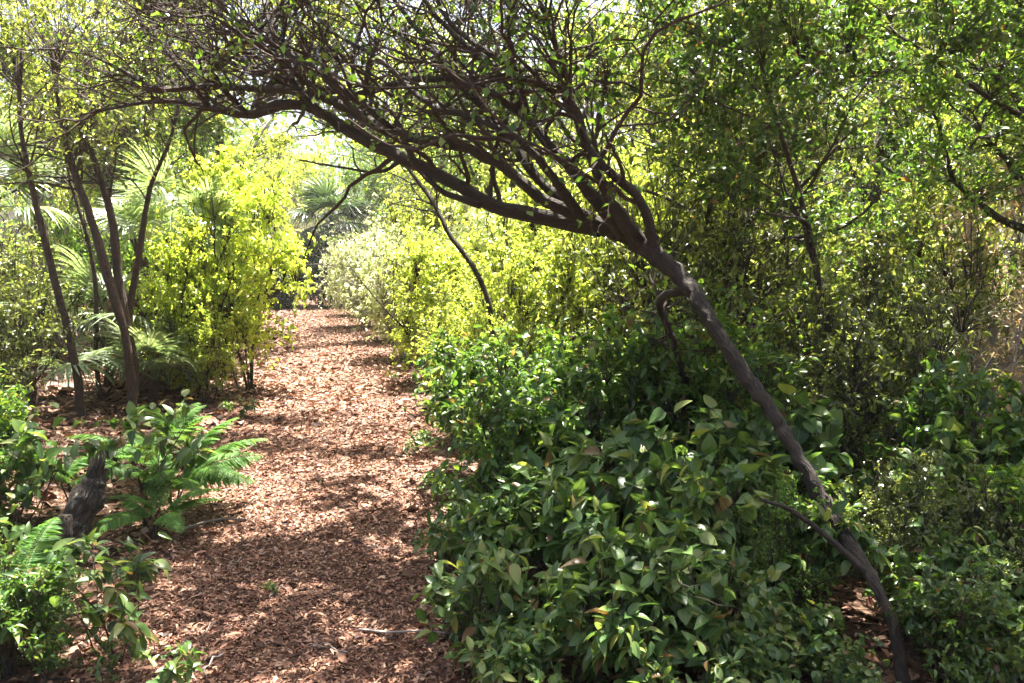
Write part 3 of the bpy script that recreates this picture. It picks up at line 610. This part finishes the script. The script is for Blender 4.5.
# broad leaved plants beside the path, lower right
for lab, x, y, s, k in (
  ('broad leaved plant with a bright tip nearest the path at the bottom', -.06, 3.05, .82, 'broad'),
  ('broad leaved plant spilling onto the mulch halfway up the near hedge', -.12, 3.7, .85, 'broad'),
  ('glossy broad leaved plant in the bottom centre', .28, 2.85, .95, 'broad'),
  ('broad leaved plant second back from the bottom centre', .3, 3.5, 1.1, 'broad'),
  ('broad leaved plant against the foot of the glossy dark shrub', .22, 4.0, 1.15, 'broad'),
  ('heart leaved plant left of the arching trunk at the bottom', .7, 2.95, .78, 'heart'),
  ('heart leaved plant with the largest pale leaves behind the bottom one', .68, 3.6, .98, 'heart'),
  ('low heart leaved plant left of the foot of the arching trunk', .86, 2.75, .45, 'heart'),
  ('heart leaved plant standing close behind the arching trunk', 1.05, 3.95, .9, 'heart'),
  ('heart leaved plant right of the arching trunk', 2.0, 3.7, .8, 'heart'),
  ('heart leaved plant deeper in shade behind the trunk', 1.45, 4.1, 1.0, 'heart'),
  ('low broad leaved plant sprawling on the mulch at the very bottom of the hedge', .02, 2.68, .55, 'broad'),
  ('low broad leaved plant at the bottom of the picture right of centre', .5, 2.62, .6, 'broad'),
  ('low broad leaved plant in front of the heart leaved ones at the bottom', .8, 2.6, .55, 'broad'),
  ('small broad leaved plant tucked under the path side of the near hedge', -.16, 3.3, .5, 'broad'),
  ('small broad leaved plant at the path edge before the glossy dark shrub', -.25, 4.15, .6, 'broad'),
  ('low leafy shrub in the bottom right beside the trunk foot', 1.58, 2.7, .4, 'deep'),
  ('low leafy shrub at the very corner of the picture, bottom right', 2.0, 2.8, .36, 'deep'),
  ('smallest heart leaved plant in front of the trunk foot', 1.17, 2.55, .3, 'heart'),
  ('low heart leaved plant touching the left side of the trunk foot', 1.12, 2.85, .36, 'heart'),
  ('low broad leaved plant in shade just right of the trunk foot', 1.62, 3.0, .5, 'broad'),
  ('broad leaved plant behind the trunk foot', 1.3, 3.35, .85, 'broad'),
  ('broad leaved plant between the trunk foot and the right edge', 1.65, 3.1, .7, 'broad'),
  ('broad leaved plant right of the heart leaved one at the trunk foot', 1.75, 2.75, .45, 'broad'),
  ('low heart leaved plant in the bottom right corner', 1.85, 3.0, .45, 'heart')):
    plant(k, 'broadleaf_plant', 'plant', lab, x, y, s)
# left foreground leafy saplings
PB['seedling'] = [bush(.42, .2, 4, 26, 4, .085, LF_BIG, M['broad'], M['bark_red'], 8, .3, .004, upj=.35), bush(.6, .26, 4, 46, 4, .08, LF_BIG, M['broad'], M['bark_red'], 10, .25, .005, upj=.35)]
for lab, x, y, s, v in (
  ('leafy green seedling at the bottom left beside the path', -1.28, 2.75, .62, 0),
  ('tall thin leafy sapling with a red stem in front of the stump', -1.6, 3.05, .95, 1),
  ('leafy sapling in the bottom left corner', -1.95, 2.95, .75, 1),
  ('low leafy plant right under the stump', -2.15, 3.45, .5, 1),
  ('leafy plant at the left edge below the stump', -2.45, 3.6, .8, 1),
  ('bushy leafy plant on the left edge behind the stump', -2.75, 4.35, 1.25, 1),
  ('leafy plant rising among the fern fronds', -2.2, 4.7, 1.35, 1),
  ('tiny seedling on the shaded litter left of the path', -2.75, 8.1, .6, 0),
  ('tiny bright seedling between the ferns and the tall yellow green bush', -3.2, 7.6, .7, 0),
  ('single tiny sprout standing in the mulch near the bottom', -1.16, 3.7, .25, 0)):
    plant('seedling', 'seedling', 'seedling', lab, x, y, s, v=v)
# ferns
FR = [fern_mesh('frond', .55, 34, .12, M['fern'], .55, False), fern_mesh('frond', .5, 26, .11, M['fern'], .65)]
def fern(label, x, y, yaws, s=1.0, h=.28):
    t = obj('fern', None); t.location = (x, y, float(gz(x, y))); t.scale = (s, s, s); t['label'] = label; t['category'] = 'fern'
    g = Geo(); st = walk(np.zeros((5, 3)) + A(0, 0, -.02), rot_spread(5, .25), h, 5, .06); tubes(g, st, taper(np.full(5, .009), 5, .5), 5)
    obj('stem', g.mesh('stem', M['bark_red']), t)
    for i, (yaw, pit) in enumerate(yaws):
        f = obj('frond', FR[i % 2], t); f.location = st[i % 5, -1] * (.7 + .3 * R.random()); aim(f, math.radians(yaw), math.radians(pit), R.normal() * .25)
        f.scale = [(.85 + .3 * R.random())] * 3
    return t
ring = lambda n, o, pit: [(o + 360 / n * i + R.normal() * 12, pit + R.normal() * 9) for i in range(n)]
fern('large arching fern leaning over the left edge of the path', -2.15, 4.95, [(95, 12), (115, 20), (75, 24), (140, 15), (55, 30), (160, 25), (20, 40), (200, 30), (-40, 35), (-90, 25)], 1.0, .22)
fern('fern behind the large arching fern with upright fronds', -2.6, 5.5, ring(8, 10, 30), .85, .3)
fern('fern on the left of the largest fern above the stump', -2.75, 4.9, ring(9, 40, 25), .85, .3)
fern('bright fern in front of the slender stems', -2.55, 5.9, ring(8, 10, 35), .8, .4)
fern('small fern beside the stump under the larger fronds', -2.05, 4.45, ring(7, 80, 28), .7, .25)
fern('fern at the left edge of the picture in half shade', -3.1, 4.6, ring(8, 0, 28), .9, .3)
fern('low fern in the bottom left corner', -2.15, 3.35, ring(7, 20, 30), .75, .2)

# ================================================================== fan palms
FAN = fan_mesh('frond', .52, .55, 34, 3.9, M['palm']); FAN2 = fan_mesh('frond', .48, .4, 30, 3.4, M['palm'], .45)
FAN_SHADE = fan_mesh('frond', .52, .5, 34, 3.9, M['palm_shade'], .5)
DEAD = fan_mesh('dead_frond', .45, .45, 26, 2.4, M['thatch'], .8, crumple=.5)
def palm(label, x, y, trunk_h, fans, s=1.0, dead=0, tr=.07, name='fan_palm'):
    t = obj(name, None); t.location = (x, y, float(gz(x, y)) - .02); t.scale = (s, s, s); t['label'] = label; t['category'] = 'palm'
    L = walk(np.array([[0, 0, 0.]]), np.array([[.05, 0, 1.]]), max(trunk_h, .12), 14, .04); g = Geo()
    tubes(g, L, np.full((1, 14), tr * .75), 10, .12); top = L[0, -1]
    obj('trunk', g.mesh('trunk', M['bark_red']), t)
    for i, (yaw, pit, sc) in enumerate(fans):
        f = obj('frond', FAN_SHADE if name == 'cabbage_palm' else (FAN, FAN2)[i % 2], t); f.location = top; aim(f, math.radians(yaw), math.radians(pit), R.normal() * .3); f.scale = [sc] * 3
    for i in range(dead):
        f = obj('dead_frond', DEAD, t); f.location = top - A(0, 0, .15 + .5 * trunk_h * R.random()); aim(f, R.random() * 6.28, math.radians(-55 - 25 * R.random()), R.normal() * .4); f['label'] = 'dry brown hanging frond'
    return t
def fans(n, lo, hi, sc, off=0): return [(off + 360 / n * i + R.normal() * 14, lo + (hi - lo) * R.random(), sc * (.8 + .4 * R.random())) for i in range(n)]
palm('low fan palm with one big round leaf left of the yellow green bush', -4.05, 9.3, .15, [(130, 40, 1.0), (60, 45, .9), (-20, 60, 1), (200, 35, .9), (250, 45, 1)], 1.0)
palm('fan palm in the sun at the left foot of the yellow green bush', -3.95, 8.7, .3, [(165, 48, .95), (120, 30, .85), (210, 55, .9), (80, 60, .8), (250, 30, .8)], .95)
palm('fan palm with pale leaves between the slender brown stems', -4.9, 9.6, .75, fans(10, 5, 70, 1.0), 1.1)
palm('fan palm with drooping leaves at the left edge above the ferns', -5.1, 8.4, .35, fans(9, 0, 55, 1.0, 20), 1.0)
palm('taller fan palm with a skirt of brown dead fronds behind the slender trees', -4.35, 9.9, 1.9, fans(12, 0, 75, 1.1, 10), 1.0, 40, .07)
palm('fan palm wrapped in dry brown thatch beside the yellow green bush', -4.3, 9.9, 1.9, fans(5, 40, 75, .6), 1.0, 44, .06)
palm('fan palm reaching over the path from behind the yellow green bush', -5.0, 13.5, 1.3, fans(12, 0, 70, 1.15, 5), 1.05)
palm('fan palm high at the left edge with grey green leaves', -6.6, 10.2, 2.0, fans(12, 0, 70, 1.1), 1.1, 8, .1)
palm('fan palm half hidden at the left edge in shade', -5.9, 7.7, .7, fans(9, 0, 60, 1), 1.0)
palm('cabbage palm with a dark round head standing at the end of the path', -6.9, 28.9, 2.5, fans(24, -45, 80, 1.35), 1.25, 14, .13, 'cabbage_palm')
palm('smaller palm on the left of the dark headed palm at the path end', -10.3, 27, 1.4, fans(14, -10, 70, 1.4), 1.4, 4, .12, 'cabbage_palm')

# bush that closes the path, its shade painted into dark leaves
PB['dark_far'] = [bush(2.4, 1.3, 9, 2200, 10, .11, LF_MED, M['shade_dark'], M['bark_dk'], 50, .03)]
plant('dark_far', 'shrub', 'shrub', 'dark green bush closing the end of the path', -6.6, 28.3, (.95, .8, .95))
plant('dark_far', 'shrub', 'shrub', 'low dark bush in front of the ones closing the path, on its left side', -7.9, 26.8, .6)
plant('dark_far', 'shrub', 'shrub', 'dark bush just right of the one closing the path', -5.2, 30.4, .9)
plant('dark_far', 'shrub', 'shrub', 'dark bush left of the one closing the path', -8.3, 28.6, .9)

# pale twiggy bushes in the bright distance
for lab, x, y, s in (('bare pale twiggy bush above the dark bush at the path end', -9.5, 36, 1.7), ('bare pale twiggy bush behind the left bright bushes', -6.9, 17, 1.1),
                     ('bare twiggy bush far behind the glare-pale shrubs', -4.0, 30, 1.7), ('bare twiggy bush high on the left behind the tall fan palm', -8.2, 15, 1.2),
                     ('bare twiggy bush behind the thicket under the arch', 1.5, 17, 1.3)):
    plant('twiggy', 'twiggy_bush', 'bush', lab, x, y, s)

# ================================================================== trees
PT = {
 'near': [tree(5.2, 1.9, 3.7, 1700, 8, .06, LF_MED, M['mid'], M['bark_dk'], .09, 60, 3.0, .05), tree(5.0, 1.8, 3.5, 1500, 8, .06, LF_MED, M['olive'], M['bark_dk'], .08, 55, 3.0, -.05)],
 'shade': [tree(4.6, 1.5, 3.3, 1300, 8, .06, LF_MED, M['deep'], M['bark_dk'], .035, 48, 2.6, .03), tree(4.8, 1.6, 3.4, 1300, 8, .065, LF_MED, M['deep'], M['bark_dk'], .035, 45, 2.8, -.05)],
 'lime': [tree(5.6, 2.1, 4.2, 1500, 8, .075, LF_MED, M['lime'], M['bark'], .09, 60, 3.4, .05), tree(5.2, 2.0, 4.0, 1500, 8, .075, LF_MED, M['lime'], M['bark'], .08, 60, 3.2, -.05)],
 'far': [tree(8, 3.2, 5.2, 1900, 9, .14, LF_SMALL, M['lime'], M['bark'], .16, 70, 5.5), tree(8.5, 3.3, 5.4, 1900, 9, .14, LF_SMALL, M['mid'], M['bark'], .16, 70, 6)],
}
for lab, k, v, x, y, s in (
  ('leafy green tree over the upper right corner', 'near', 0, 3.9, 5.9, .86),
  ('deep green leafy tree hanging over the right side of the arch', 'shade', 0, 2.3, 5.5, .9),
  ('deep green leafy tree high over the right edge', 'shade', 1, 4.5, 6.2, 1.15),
  ('dark stemmed tree with olive leaves right above the arching trunk', 'near', 1, 1.7, 7.4, .95),
  ('mid green tree behind the upper right thicket', 'near', 0, 5.6, 8.8, 1.0),
  ('olive leaved tree between the arch and the upper right corner', 'near', 1, 3.0, 9.3, 1.05),
  ('green tree behind the tangle of arching branches', 'near', 0, .1, 13.5, 1.15),
  ('olive leaved tree standing at the far left edge', 'near', 1, -8.6, 10.6, 1.0),
  ('yellow green tree right of the one behind the highest branches', 'lime', 1, 1.8, 14.5, 1.2),
  ('pale green tree overhanging the far bend of the path', 'lime', 0, -2.6, 21, 1.3),
  ('tall yellow green tree spreading over the left bush and the path', 'lime', 0, -5.6, 16.5, 1.6),
  ('tall lime tree filling the top left behind the slender stems', 'lime', 1, -7.2, 12.5, 1.45),
  ('yellow green tree behind the slender trees in the top left', 'lime', 1, -8.6, 13.0, 1.1),
  ('yellow green tree glowing high behind the right thicket', 'lime', 0, 5.6, 13.0, 1.25),
  ('mid green tree overhanging the bend before the path end', 'near', 0, -9.8, 22.5, 1.3),
  ('green tree shading the dark bush at the end of the path', 'shade', 0, -6.2, 30.0, 1.35),
  ('green tree high behind the fan palms on the left', 'near', 0, -7.6, 15.5, 1.2)):
    thing('tree', PT[k][v], lab, 'tree', (x, y, float(gz(x, y)) - .05), R.random() * 6.28, s)
far_labels = ['far lime tree above the left bright bushes', 'far tree left of the one above the path end', 'far tree straight above the end of the path', 'far tree right of the path end behind the arch',
  'far tree glowing behind the middle of the arching branches', 'far tree behind the top of the slender sapling', 'far tree behind the fork of the arching trunk', 'far tree seen through the middle of the right thicket',
  'far tree behind the rusty shrub', 'far tree at the right edge of the picture', 'far tree at the left edge behind the fan palms', 'far tree in the top left corner']
far_pos = [(-11, 24, .8), (-15, 38, 1.1), (-12, 44, 1.15), (-5, 38, 1.0), (0, 30, .95), (-1.5, 45, 1.2), (5, 26, .95), (9, 24, .9), (12.5, 20, .85), (17, 23, 1.0), (-12, 15.5, .75), (-20, 26, 1.1)]
for i, (lab, (x, y, s)) in enumerate(zip(far_labels, far_pos)):
    thing('tree', PT['far'][i % 2], lab, 'tree', (x, y, -.1), R.random() * 6.28, s)
# a wood far beyond, read as one mass
gw = Geo(); wd = Geo()
n = 26000
a = R.uniform(-1.15, 1.15, 420) ; dist = R.uniform(52, 66, 420)
cc = np.stack([np.sin(a) * dist, np.cos(a) * dist, R.uniform(.5, 11, 420)], -1)
c = cc[R.integers(0, 420, n)] + R.normal(size=(n, 3)) * A(1.6, 1.6, 1.3)
c[:, 2] = np.abs(c[:, 2])
add_leaves(gw, LF_SMALL, c, R.normal(size=(n, 3)), A(0, 0, 1) + .8 * R.normal(size=(n, 3)), .55 * (.6 + .6 * R.random(n)))
o = obj('woods', gw.mesh('woods', M['mid'])); o['kind'] = 'stuff'

# ================================================================== small things on the ground
def stick(label, rows, twigs=2):
    L = smooth_line(rows, 16); b = L[0, :3].copy(); L[:, :3] -= b; g = Geo(); tubes(g, L[None, :, :3], L[None, :, 3], 6, .08)
    o = obj('fallen_stick', g.mesh('fallen_stick', M['bark_pale']), loc=tuple(b)); o['label'] = label; o['category'] = 'stick'
stick('thin pale fallen stick lying across the mulch near the bottom of the path', [(-.66, 3.32, .02, .006), (-.52, 3.27, .03, .006), (-.4, 3.3, .022, .005), (-.28, 3.26, .032, .004), (-.18, 3.28, .02, .003)])
stick('short fallen stick on the litter left of the path below the ferns', [(-1.95, 4.6, .03, .008), (-1.8, 4.75, .035, .007), (-1.6, 4.8, .025, .004)])
stick('pale fallen stick on the shaded litter by the tall yellow green bush', [(-3.0, 7.9, .03, .012), (-2.8, 7.5, .05, .01), (-2.7, 7.2, .03, .006)])

for i in range(22):
    y = 2.9 + 10 * R.random() ** 1.4; x = path_l(y) - .35 * R.random() + .12 if R.random() < .45 else path_r(y) - .02 + .15 * R.random()
    plant('seedling', 'sprig', 'sprig', 'small green sprig rooted in the leaf litter along the path edge', x, y, .16 + .3 * R.random() ** 2, 'small sprigs along the path edge')
TWG = []
for i in range(4):
    P = walk(np.array([[0, 0, .012]]), np.array([[1., 0, 0]]), .2, 8, .22); P[:, :, 2] = .012 + .012 * np.abs(R.normal(size=P.shape[:2])); P2 = walk(P[:, 4], np.array([[.7, .7, 0]]), .08, 8, .15); P2[:, :, 2] = .014
    g = Geo(); tubes(g, np.concatenate([P, P2]), taper(np.array([.0045, .0028]), 8, .4), 5); TWG.append(g.mesh('fallen_twig', M['bark' if i % 2 else 'bark_pale']))
for i in range(24):
    y = 2.8 + 7 * R.random() ** 1.2; x = path_l(y) - .5 + (path_r(y) - path_l(y) + .6) * R.random()
    o = obj('fallen_twig', TWG[i % 4], None, (x, y, float(gz(x, y)) + .008)); o.rotation_euler = (0, 0, R.random() * 6.28); o.scale = [.5 + R.random()] * 3
    o['label'] = 'thin forked twig lying among the mulch and leaves'; o['category'] = 'twig'; o['group'] = 'twigs fallen on the path'

# ================================================================== haze
g = Geo(); x0, x1, y0, y1, z0, z1 = -85, 85, -6, 75, -1.2, 16
g.add(A(*[[x, y, z] for x in (x0, x1) for y in (y0, y1) for z in (z0, z1)]), [(0, 1, 3, 2), (4, 6, 7, 5), (0, 4, 5, 1), (2, 3, 7, 6), (0, 2, 6, 4), (1, 5, 7, 3)])
hm, n, l = new_mat('haze'); pv = n.new('ShaderNodeVolumePrincipled'); pv.inputs['Density'].default_value = .0006; pv.inputs['Color'].default_value = (1, .98, .92, 1); pv.inputs['Anisotropy'].default_value = .25
o_ = n.new('ShaderNodeOutputMaterial'); l.new(pv.outputs[0], o_.inputs['Volume'])
hz = obj('haze', g.mesh('haze', hm, False)); hz['kind'] = 'stuff'
